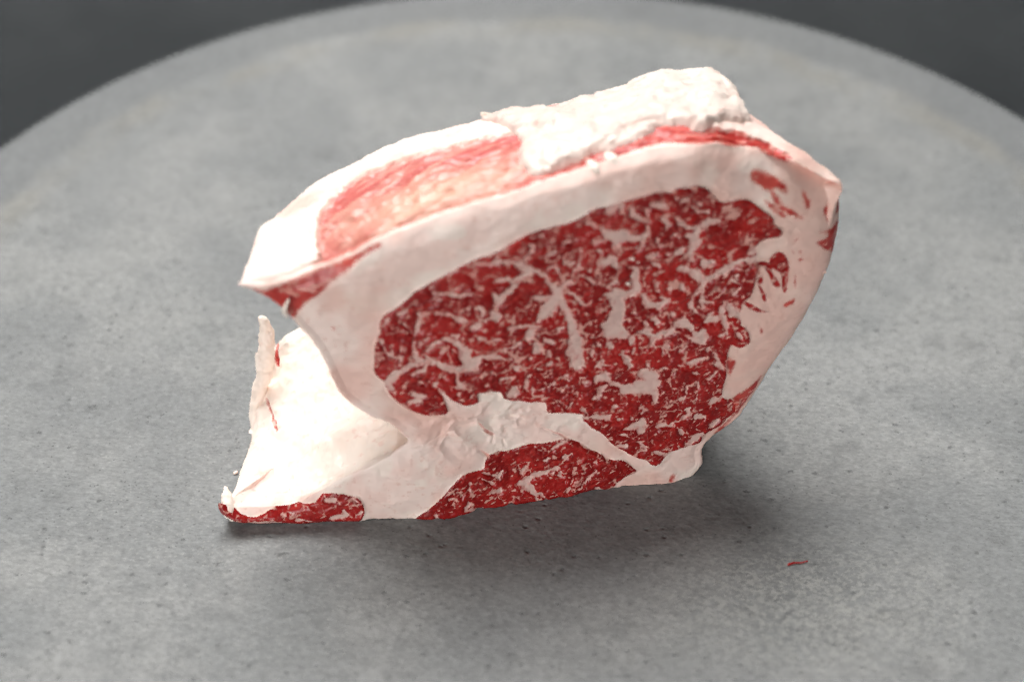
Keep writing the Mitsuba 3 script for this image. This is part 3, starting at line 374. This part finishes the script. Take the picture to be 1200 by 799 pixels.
torn = np.exp(-((cap2[:, 0] - 14) / 16) ** 2 - ((cap2[:, 1] - 21) / 6.5) ** 2) * np.clip(-muscle / .6, 0, 1)
tw = cap2 + np.stack([fbm(cap2, .4, 2, 17) - .5, fbm(cap2, .4, 2, 18) - .5], 1) * 4
h = h + torn * (np.abs(fbm(np.stack([tw[:, 0] * .8 + tw[:, 1] * .6, tw[:, 1] * 1.0 - tw[:, 0] * .7], 1), .24, 2, 36) - .5) * -2.6 + (fbm(tw, .7, 3, 37) - .5) * .5)
for cr in CRACKS:
    c_ = spline(cr, False, 6)
    d = shapely.distance(shapely.points(cap2 + warp * .5), shapely.linestrings(c_))
    h = h - .40 * np.exp(-(d / .22) ** 2) + .06 * np.exp(-((d - .8) / .6) ** 2)
right = np.clip((cap2[:, 0] - 48) / 14, 0, 1) * np.clip((cap2[:, 1] - 6) / 12, 0, 1)
h = h - 1.9 * right * np.exp(-edge_d / 4.0)
h = h * np.clip(edge_d / 1.5 + right, .15, 1) - .9 * np.exp(-edge_d / .8)
top_c = np.clip((cap2[:, 1] - 45) / 12, 0, 1) * np.clip((cap2[:, 0] + 24) / 10, 0, 1)
h = h - 1.9 * top_c * np.exp(-(edge_d / 2.6) ** 1.5)
cap3 = place(cap2[:, 0], cap2[:, 1], 0 * h) + h[:, None] * NF

# ---------------------------------------------------------------- the meat: the sides, back to a closed end
NT = 150
tt = np.concatenate([np.linspace(0, 1, NT, endpoint=False), np.linspace(1, 2, 36, endpoint=False), np.linspace(2, 3, 14)])
Fp = np.hstack([fr, np.zeros((ns, 1))])
K = np.array([18., 32., 40.])
Cb = bk * .62 + K * .38 + np.array([0, 0, 9.])
Cb[:, 1] = Cb[:, 1] * (1 - foot_c) + (bk[:, 1] * .5 - 1.5) * foot_c
t_ = tt[None, :, None]
ring = np.where(t_ <= 1, Fp[:, None] * (1 - t_) + bk[:, None] * t_, np.where(t_ <= 2, bk[:, None] * (2 - t_) + Cb[:, None] * (t_ - 1), Cb[:, None] * (3 - t_) + (K + [0, 0, 12]) * (t_ - 2)))
# underneath it drops quickly to the plate and lies flat
o_s = gaussian_filter1d(np.hstack([out2, np.zeros((ns, 1))]), 12, axis=0, mode='wrap')
under = np.clip((-o_s[:, 1] - .3) / .3, 0, 1) * np.clip((10 - fr[:, 1]) / 4, 0, 1) * np.clip((fr[:, 0] + 45) / 4, 0, 1)
drop = np.clip((t_[..., 0] - .04) / .14, 0, 1); drop = drop * drop * (3 - 2 * drop)
ring[..., 1] -= under[:, None] * np.where(t_[..., 0] <= 1, drop * np.maximum(ring[..., 1] - .3, 0), np.clip(2 - t_[..., 0], 0, 1) * np.maximum(ring[..., 1] - .3, 0))
bulge = np.sin(np.clip(tt, 0, 1) * math.pi)
outw = np.hstack([out2, np.zeros((ns, 1))])
o_s = gaussian_filter1d(outw, 12, axis=0, mode='wrap')
topness = np.clip((o_s[:, 1] - .2) / .4, 0, 1) * np.clip((fr[:, 1] - 40) / 15, 0, 1)
ring = ring + (o_s * (1.6 * topness)[:, None])[:, None] * bulge[None, :, None]
inner = gaussian_filter1d(ring, 5, axis=1, mode='nearest')
inner = gaussian_filter1d(inner, 2.5, axis=0, mode='wrap')
kf = np.clip(tt * NT / 10, 0, 1)[None, :, None]
ring = ring * (1 - kf) + inner * kf
wall3 = place(ring[..., 0], ring[..., 1], ring[..., 2])
wall3 = wall3.reshape(-1, 3)
nt = len(tt)
i, j = np.meshgrid(np.arange(ns), np.arange(nt - 1), indexing='ij')
i2 = (i + 1) % ns
q = np.stack([i * nt + j, i2 * nt + j, i2 * nt + j + 1, i * nt + j + 1], -1).reshape(-1, 4)
wf = np.vstack([q[:, [0, 1, 2]], q[:, [0, 2, 3]]])
vol = np.einsum('ij,ij->i', wall3[wf[:, 0]], np.cross(wall3[wf[:, 1]], wall3[wf[:, 2]])).sum()
wn = normals_of(wall3, wf)
probe = np.argmax(o_s[:, 1]) * nt + 20
if wn[probe][2] < 0:
    wf = wf[:, [0, 2, 1]]; wn = -wn
st = np.stack([np.repeat(S, nt), np.tile(tt * SPAN, ns)], 1)
tt_all = np.tile(tt, ns)
if os.environ.get('MEAT_DUMP'):
    nw = len(wall3)
    np.savez(os.environ['MEAT_DUMP'], v=np.vstack([wall3, cap3]) * .001, f=np.vstack([wf, tri + nw]), st=np.vstack([st, np.zeros((len(cap3), 2))]),
             cap=np.r_[np.zeros(nw, bool), np.ones(len(cap3), bool)], edge=np.r_[tt_all == 0, np.zeros(len(cap3), bool)])
wwarp = np.stack([fbm(wall3, .35, 3, 41) - .5, fbm(wall3, .35, 3, 42) - .5], 1) * 2.4 + np.stack([fbm(wall3, 1.3, 3, 43) - .5, fbm(wall3, 1.3, 3, 44) - .5], 1) * .9
SW = st + wwarp
rim_m = gaussian_filter1d(np.where((muscle[:ns] > 0) & (under > .25), 1.0, -1.0), 4, mode='wrap') * 1.5
wsd = {k: (np.max([poly_sd(SW, q) for q in WALL[k]], axis=0) if WALL[k] else np.full(len(SW), -4.0)) for k in ('top_muscle', 'edge_muscle', 'flap')}
wsd['underside_lean'] = np.minimum(np.repeat(rim_m, nt), 11 - st[:, 1] + wwarp[:, 0])
wl = np.max([wsd['top_muscle'], wsd['edge_muscle'], wsd['underside_lean']], axis=0)
flap = wsd['flap']
fade = np.clip(tt_all * NT / 12, 0, 1) * np.clip((3 - tt_all) / .3, 0, 1)
hw = (fbm(wall3, .06, 3, 51) - .5) * 2.2 + (fbm(wall3, .3, 3, 52) - .5) * 1.0 + (fbm(wall3, 1.3, 3, 53) - .5) * .22
hw = hw - .7 * np.clip(np.maximum(wsd['top_muscle'], wsd['edge_muscle']) / .9, 0, 1)
hw = hw + np.clip(np.maximum(wsd['top_muscle'], wsd['edge_muscle']), 0, 1) * (fbm(wall3 * [.5, 1.6, 1.0], .5, 3, 54) - .5) * 1.1
hw = hw * fade
wbase = wall3 + wn * hw[:, None]
# nothing goes through the plate
for V in (cap3, wbase):
    V[:, 2] = np.maximum(V[:, 2], .06 + .04 * fbm(V[:, :2], .5, 2, 5))
# seam: the first column of the side is the rim of the cut face
rim = np.arange(ns) * nt
off = np.repeat(cap3[:ns] - wbase[rim], nt, 0)
wbase = wbase + off * np.exp(-(tt_all * SPAN / 3.5) ** 2)[:, None]
wbase[:, 2] = np.maximum(wbase[:, 2], .06)
wbase[rim] = cap3[:ns]
allv = np.vstack([cap3, wbase]); mapw = np.arange(len(wbase)) + len(cap3); mapw[rim] = np.arange(ns)
alln = normals_of(allv, np.vstack([tri, mapw[wf]]))
capn, wn2 = alln[:len(cap3)], alln[mapw]

# --- parts of the cut face
DARK = (0, 1, 2, 3, 4, 5, 6)
A = np.hstack([capn, np.stack([fatness, fleck], 1), np.stack([sd[k] for k in names], 1)])
(mv, mf, ma), (bv, bf, ba) = cut(cap3, tri, A, muscle)
body = [(bv, bf, ba[:, :3])]
labels['beef_piece'] = {'label': 'raw marbled beef piece with white fat standing cut side forward on grey stone plate', 'category': 'meat'}
lab = np.argmax(ma[:, 5:][mf].mean(1), axis=1)
for idx, k in enumerate(names):
    if not (lab == idx).any():
        continue
    if k.startswith('side_lean'):
        v, f_, a = select(mv, mf, ma, lab == idx); put('beef_piece__' + k, v, f_, a[:, :3], 'lean' if idx - 4 in DARK else 'edge_lean', np.stack([.12 - a[:, 5 + idx] * .9, a[:, 4]], 1) if idx - 4 in DARK else np.stack([a[:, 5 + idx], 0 * a[:, 4]], 1)); continue
    v, f_, a = select(mv, mf, ma, lab == idx)
    if k == 'top_strip':
        put('beef_piece__lip_muscle', v, f_, a[:, :3], 'edge_lean', np.stack([a[:, 5 + idx], 0 * a[:, 4]], 1)); continue
    (fv, ff, fa), (lv, lf, la) = cut(v, f_, a, a[:, 3])
    put('beef_piece__' + k, lv, lf, la[:, :3], 'lean', la[:, 3:5])
    put('beef_piece__' + k + '__marbling', fv, ff, fa[:, :3], 'vein_fat', fa[:, 3:5])


def join(*parts):
    n, V, F, N = 0, [], [], []
    for v, f_, a in parts:
        V.append(v); F.append(f_ + n); N.append(a); n += len(v)
    return np.vstack(V), np.vstack(F), np.vstack(N)


# --- parts of the sides
WA = np.hstack([wn2, np.stack([flap] + [wsd[k] for k in ('top_muscle', 'edge_muscle', 'underside_lean')], 1), wall3])
(lv, lf, la), (bv, bf, ba) = cut(wbase, wf, WA, wl)
lab = np.argmax(la[:, 4:7][lf].mean(1), axis=1)
for idx, k in enumerate(('top_muscle', 'edge_muscle', 'underside_lean')):
    if (lab == idx).any():
        v, f_, a = select(lv, lf, la, lab == idx)
        if k == 'underside_lean':
            put('beef_piece__underside_lean', v, f_, a[:, :3], 'lean', np.stack([-a[:, 6] * .5, -1 + 0 * a[:, 3]], 1))
        elif k == 'edge_muscle':
            put('beef_piece__edge_muscle', v, f_, a[:, :3], 'edge_lean', a[:, [5, 3]])
        else:
            put('beef_piece__top_muscle', v, f_, a[:, :3], 'top_lean', a[:, [4, 3]])
put('beef_piece__fat', *join(*body, (bv, bf, ba[:, :3])), 'fat_tissue')

# --- the ragged flap of fat that lies over the top muscle
if WALL['flap']:
    (fv, ff, fa), _ = cut(wbase, wf, np.hstack([wn, flap[:, None], wall3]), flap)
    w3 = fa[:, 4:7]; f0 = np.maximum(fa[:, 3], 0)
    w3 = w3 + np.stack([fbm(w3, .35, 3, k_) - .5 for k_ in (65, 66, 67)], 1) * 2.2
    lump = (fbm(w3, .15, 3, 61) - .45) * 2.6 + (fbm(w3, .24, 2, 62) - .5) * 1.6 + (fbm(w3 * [1, .6, .8], .9, 3, 64) - .5) * .5
    hh = (1 - np.exp(-f0 / .5)) * np.maximum(1.5 + lump, .45)
    tv = fv + fa[:, :3] / np.linalg.norm(fa[:, :3], axis=1, keepdims=True) * (hh - .35)[:, None]
    # the edge hangs over a little
    put('beef_piece__fat_flap', tv, ff, normals_of(tv, ff), 'flap_fat')

# --- the side below the lip: a slope of fat that climbs from the foot to the back
SP = np.array(SIDE)                                      # rows from front to back, columns from left to right: (u, w, d)
rows = np.stack([spline(SP[:, k], False, 30) for k in range(SP.shape[1])], 1)
patch = np.stack([spline(r_, False, 30) for r_ in rows], 0)
nr, nc = patch.shape[:2]
patch = gaussian_filter1d(gaussian_filter1d(patch, 14, axis=0, mode='nearest'), 12, axis=1, mode='nearest') * .75 + patch * .25
pv = patch.reshape(-1, 3)
pv = place(pv[:, 0], pv[:, 1], pv[:, 2])
i, j = np.meshgrid(np.arange(nr - 1), np.arange(nc - 1), indexing='ij')
q = np.stack([i * nc + j, i * nc + j + 1, (i + 1) * nc + j + 1, (i + 1) * nc + j], -1).reshape(-1, 4)
pf = np.vstack([q[:, [0, 1, 2]], q[:, [0, 2, 3]]])
pn = normals_of(pv, pf)
uvp = np.stack(np.meshgrid(np.linspace(0, SP.shape[1] - 1, nc), np.linspace(0, SP.shape[0] - 1, nr)), -1).reshape(-1, 2)
rim_d = np.minimum.reduce([uvp[:, 0], SP.shape[0] - 1 - uvp[:, 1]])
hp = (fbm(pv, .10, 3, 71) - .5) * 3.0 + (fbm(pv, .35, 3, 72) - .5) * 1.5 + (fbm(pv, 1.3, 3, 73) - .5) * .35
hp = hp + 2.2 * np.clip(uvp[:, 1] / 1.2, 0, 1) * np.clip(rim_d / .8, 0, 1)
hp = hp * np.clip(uvp[:, 1] / .25, 0, 1) - 1.2 * np.exp(-rim_d / .12)
UW = uvp + np.stack([fbm(pv, .5, 3, 74) - .5, fbm(pv, .5, 3, 75) - .5], 1) * .35
streaks = [[(1.05, 3.05), (1.15, 3.1), (1.42, 2.55), (1.62, 2.15), (1.55, 2.05), (1.32, 2.5)], [(1.45, 4.75), (1.62, 4.75), (1.62, 3.9), (1.5, 3.7), (1.38, 4.0)], [(.55, 3.3), (.75, 3.35), (.7, 2.9), (.5, 2.85)]]
ps = np.max([poly_sd(UW, q_) for q_ in streaks], axis=0)
hp = hp - .6 * np.clip(ps / .08, 0, 1)
pv = pv + pn * hp[:, None]
# skirt down to the plate
border = np.concatenate([np.arange(nc - 1), np.arange(nr - 1) * nc + nc - 1, (nr - 1) * nc + np.arange(nc - 1, 0, -1), np.arange(nr - 1, 0, -1) * nc])
cen = pv.mean(0)
nb = len(border)
levels = [pv[border]]
for a_ in (.08, .3, .6, 1.0):
    lo = pv[border].copy()
    lo[:, 2] = lo[:, 2] * (1 - a_) + .08 * a_
    lo[:, :2] += (lo[:, :2] - cen[:2]) / np.linalg.norm(lo[:, :2] - cen[:2], axis=1, keepdims=True) * (-1.5 * a_ * a_)
    levels.append(lo)
sv = np.vstack([pv] + levels[1:])
ids = [border] + [len(pv) + k * nb + np.arange(nb) for k in range(4)]
sf = [pf]
for a_, b_ in zip(ids[:-1], ids[1:]):
    sf += [np.stack([a_, b_, np.roll(b_, -1)], 1), np.stack([a_, np.roll(b_, -1), np.roll(a_, -1)], 1)]
sf = np.vstack(sf)
sn = normals_of(sv, sf)
pss = np.concatenate([ps, np.full(4 * nb, -3.0)])
lab3 = np.argmax(np.stack([np.concatenate([poly_sd(UW, q_), np.full(4 * nb, -3.0)]) for q_ in streaks], 1)[sf].mean(1), axis=1)
sv[:, 2] = np.maximum(sv[:, 2], .06)
(lv, lf, la), (bv, bf, ba) = cut(sv, sf, np.hstack([sn, np.stack([np.concatenate([poly_sd(UW, q_), np.full(4 * nb, -3.0)]) for q_ in streaks], 1)]), pss)
put('beef_piece__side_fat', bv, bf, ba[:, :3], 'pale_fat')
lab3 = np.argmax(la[:, 3:][lf].mean(1), axis=1)
for k in range(3):
    if (lab3 == k).any():
        v, f_, a = select(lv, lf, la, lab3 == k); put('beef_piece__side_streak' + ('_%03d' % k if k else ''), v, f_, a[:, :3], 'edge_lean', np.stack([a[:, 3 + k] * 8, 0 * a[:, 3]], 1))

# --- loose strands and crumbs
import manifold3d as m3


def blob_chain(pts, seed):
    pts = np.array(pts)
    c = spline(pts, False, 5)
    pos = place(c[:, 0], c[:, 1], c[:, 2])
    rad = np.maximum(c[:, 3] * .5, .18)
    whole = m3.Manifold()
    ball = [m3.Manifold.sphere(float(r_), 14).translate(x.tolist()) for x, r_ in zip(pos, rad)]
    for a_, b_ in zip(ball[:-1], ball[1:]):
        whole += m3.Manifold.batch_hull([a_, b_])
    whole = whole.refine_to_length(.3)
    mm = whole.to_mesh()
    m_ = trimesh.Trimesh(mm.vert_properties[:, :3], mm.tri_verts, process=False)
    v = np.array(m_.vertices); n_ = normals_of(v, m_.faces)
    v = v + n_ * ((fbm(v, .5, 3, seed) - .5) * .9 + (fbm(v, 1.6, 2, seed + 1) - .5) * .4)[:, None] * min(1, float(rad.max()) / .9)
    v[:, 2] = np.maximum(v[:, 2], .07)
    m_ = trimesh.smoothing.filter_taubin(trimesh.Trimesh(v, m_.faces, process=False), iterations=4)
    return np.array(m_.vertices), np.array(m_.faces)


for n_, pts in enumerate(STRANDS):
    v, f_ = blob_chain(pts, 80 + n_)
    put('beef_piece__fat_strand' + ('_%03d' % n_ if n_ else ''), v, f_, normals_of(v, f_), 'pale_fat')
for n_, (u_, w_, r_) in enumerate(CRUMBS):
    k = np.argmin(((cap2 - [u_, w_]) ** 2).sum(1))
    m_ = trimesh.creation.icosphere(3, r_ * .5)
    v = np.array(m_.vertices); v = v * (1 + (fbm(v, 2.2 / r_, 3, 120 + n_) - .5) * 1.5)[:, None] * [1.15, .6, .9]
    v = v + cap3[k] + capn[k] * r_ * .12
    put('beef_piece__fat_crumb' + ('_%03d' % n_ if n_ else ''), v, np.array(m_.faces), normals_of(v, m_.faces), 'fat_tissue')

# ---------------------------------------------------------------- plate and table
R = 150.0
CX, CY = .0053, -.0072


def plate_color(p, n, uv):
    x, y = (p.x - CX) * 1000, (p.y - CY) * 1000
    r = dr.sqrt(x * x + y * y)
    a = mikit.fbm(x * .035 + 300, y * .035 + 300, 1.5, 4)
    b = mikit.fbm(x * .35 + 300, y * .35 + 300, 2.5, 3)
    g_ = mikit.fbm(x * 1.5 + 300, y * 1.5 + 300, 3.5, 3)
    c = mikit.mix((.178, .182, .181), (.222, .223, .218), mikit.smoothstep(.35, .65, a))
    c = mikit.mix(c, (.150, .153, .153), mikit.smoothstep(.48, .72, b) * .4)
    # a worn band just inside the rim, with buff stains along its inner edge
    wob = r + (mikit.fbm(x * .05 + 60, y * .05 + 60, 9.5, 3) - .5) * 9
    c = mikit.mix(c, (.140, .144, .146), mikit.smoothstep(133, 137, wob) * .75)
    buff = mikit.smoothstep(124, 132, wob) * (1 - mikit.smoothstep(133, 138, wob)) * mikit.smoothstep(.38, .6, mikit.fbm(x * .06 + 11, y * .06 + 31, 4.5, 3))
    c = mikit.mix(c, (.198, .190, .170), buff * .7)
    stain = mikit.smoothstep(.66, .78, mikit.fbm(x * .08 + 201, y * .08 + 77, 6.5, 3))
    c = mikit.mix(c, (.10, .10, .10), stain * .3)
    smudge = mikit.smoothstep(.60, .74, mikit.fbm(x * .16 + 120 + y * .05, y * .34 + 33, 1.5, 3))
    c = mikit.mix(c, (.105, .107, .106), smudge * .28)
    c = c * (0.62 + .76 * mikit.fbm(x * 1.1 + y * .5 + 300, y * 2.2 + 300, 3.5, 3)) * (.86 + .28 * g_)
    # pits, open pores and pale grains of the stone
    f1, f2, w_ = mikit.voronoi(x * .33 + 500 + (g_ - .5) * .5, y * .42 + 500 + (b - .5) * .5)
    pit = mikit.smoothstep(.20, .06, f1 + (g_ - .5) * .30) * mikit.smoothstep(.86, .90, w_)
    c = mikit.mix(c, (.075, .077, .078), pit * .6)
    h1, h2, v_ = mikit.voronoi(x * .9 + 700, y * 1.0 + 700)
    c = mikit.mix(c, (.066, .068, .068), mikit.smoothstep(.26, .12, h1) * mikit.smoothstep(.90, .94, v_) * .45)
    worn = dr.exp(-dr.square((x - 50) / 26) - dr.square((y + 66) / 15)) * mikit.smoothstep(.40, .70, mikit.fbm(x * 1.3 + 41, y * 1.9 + 12, 2.5, 3))
    c = mikit.mix(c, (.36, .36, .335), dr.clip(worn, 0, 1) * .7)
    scuff = mikit.smoothstep(.50, .66, mikit.fbm(x * .022 + 41.3, y * .022 + 12.1, 2.5, 3))
    c = mikit.mix(c, (.33, .325, .30), mikit.smoothstep(.28, .1, h1) * mikit.smoothstep(.55, .2, v_) * mikit.smoothstep(.2, 1, scuff) * .3)
    return c


def plate_bump(p, n, uv):
    x, y = p.x * 1000, p.y * 1000
    f1, f2, w_ = mikit.voronoi((x - CX * 1000) * .33 + 500, (y - CY * 1000) * .42 + 500)
    return mikit.fbm(x * 1.4 + 300, y * 1.4 + 300, 7.5, 4) - 1.0 * mikit.smoothstep(.22, .06, f1) * mikit.smoothstep(.86, .90, w_)


scene['stone'] = {'type': 'bumpmap', 'scale': .00026, 'tex': mikit.proc(plate_bump, 2e-4),
                  'bsdf': {'type': 'principled', 'base_color': mikit.proc(plate_color), 'roughness': .6, 'specular': .22}}
prof = np.array([[0, -9], [128, -9], [143, -6], [148, -3.2], [150, -1.2], [149.6, -.4], [148.6, 0], [136, 0], [133.5, -.35], [131, -.4], [60, -.4]], float)
prof = np.array([[0, -10], [120, -10], [140, -7], [148, -3.5], [150, -1.5], [149.6, -.6], [148.4, 0], [0, 0]], float)
plate = trimesh.creation.revolve(prof * .001, sections=256)
plate.apply_translation([CX, CY, 0])
scene['stone_plate'] = mikit.ply(plate, 'stone', smooth=30)
labels['stone_plate'] = {'label': 'round grey stone serving plate under the beef', 'category': 'plate'}


def shred(key, pts, seed, bsdf, label):
    v, f_ = plate_chain(pts, seed)
    put(key, v, f_, normals_of(v, f_), bsdf, np.full((len(v), 2), -1.0) if bsdf == 'lean' else None)
    labels[key] = {'label': label, 'category': 'meat scrap'}


def plate_chain(pts, seed):
    q = np.array(pts, float)
    rel = np.stack([(q[:, :3] - G) @ EU, ((q[:, :3] - G)[:, 2]) / math.cos(LAM), 0 * q[:, 0]], 1)
    rel[:, 2] = (q[:, :3] - G) @ ED - (q[:, 2]) * math.tan(LAM) - bend(rel[:, 0])
    return blob_chain(np.hstack([rel, q[:, 3:]]), seed)


shred('meat_scrap', [[51.72,-63.58,0.35,0.25],[52.88,-63.15,0.35,0.42],[54.16,-63.15,0.35,0.36],[55.33,-62.73,0.35,0.2]], 301, 'lean', 'tiny dark red shred of meat lying alone on the plate at the lower right')
shred('meat_scrap_001', [[-54.49,-39.61,0.35,0.5],[-54.18,-39.37,0.35,0.6]], 304, 'fat_tissue', 'small pale fat crumb on the plate beside the left foot of the meat')



def table_color(p, n, uv):
    a = mikit.fbm(p.x * 30 + 300, p.y * 30 + 300, 1.5, 4)
    return mikit.mix((.0115, .0138, .0152), (.018, .0205, .022), mikit.smoothstep(.3, .7, a))


scene['table_top'] = {'type': 'principled', 'base_color': mikit.proc(table_color), 'roughness': .8, 'specular': .3}
tb = trimesh.creation.box([3.0, 2.4, .03]); tb.apply_translation([0, .3, -.0251])
scene['table'] = mikit.ply(tb, 'table_top')
labels['table'] = {'label': 'dark charcoal table under the plate', 'kind': 'structure'}
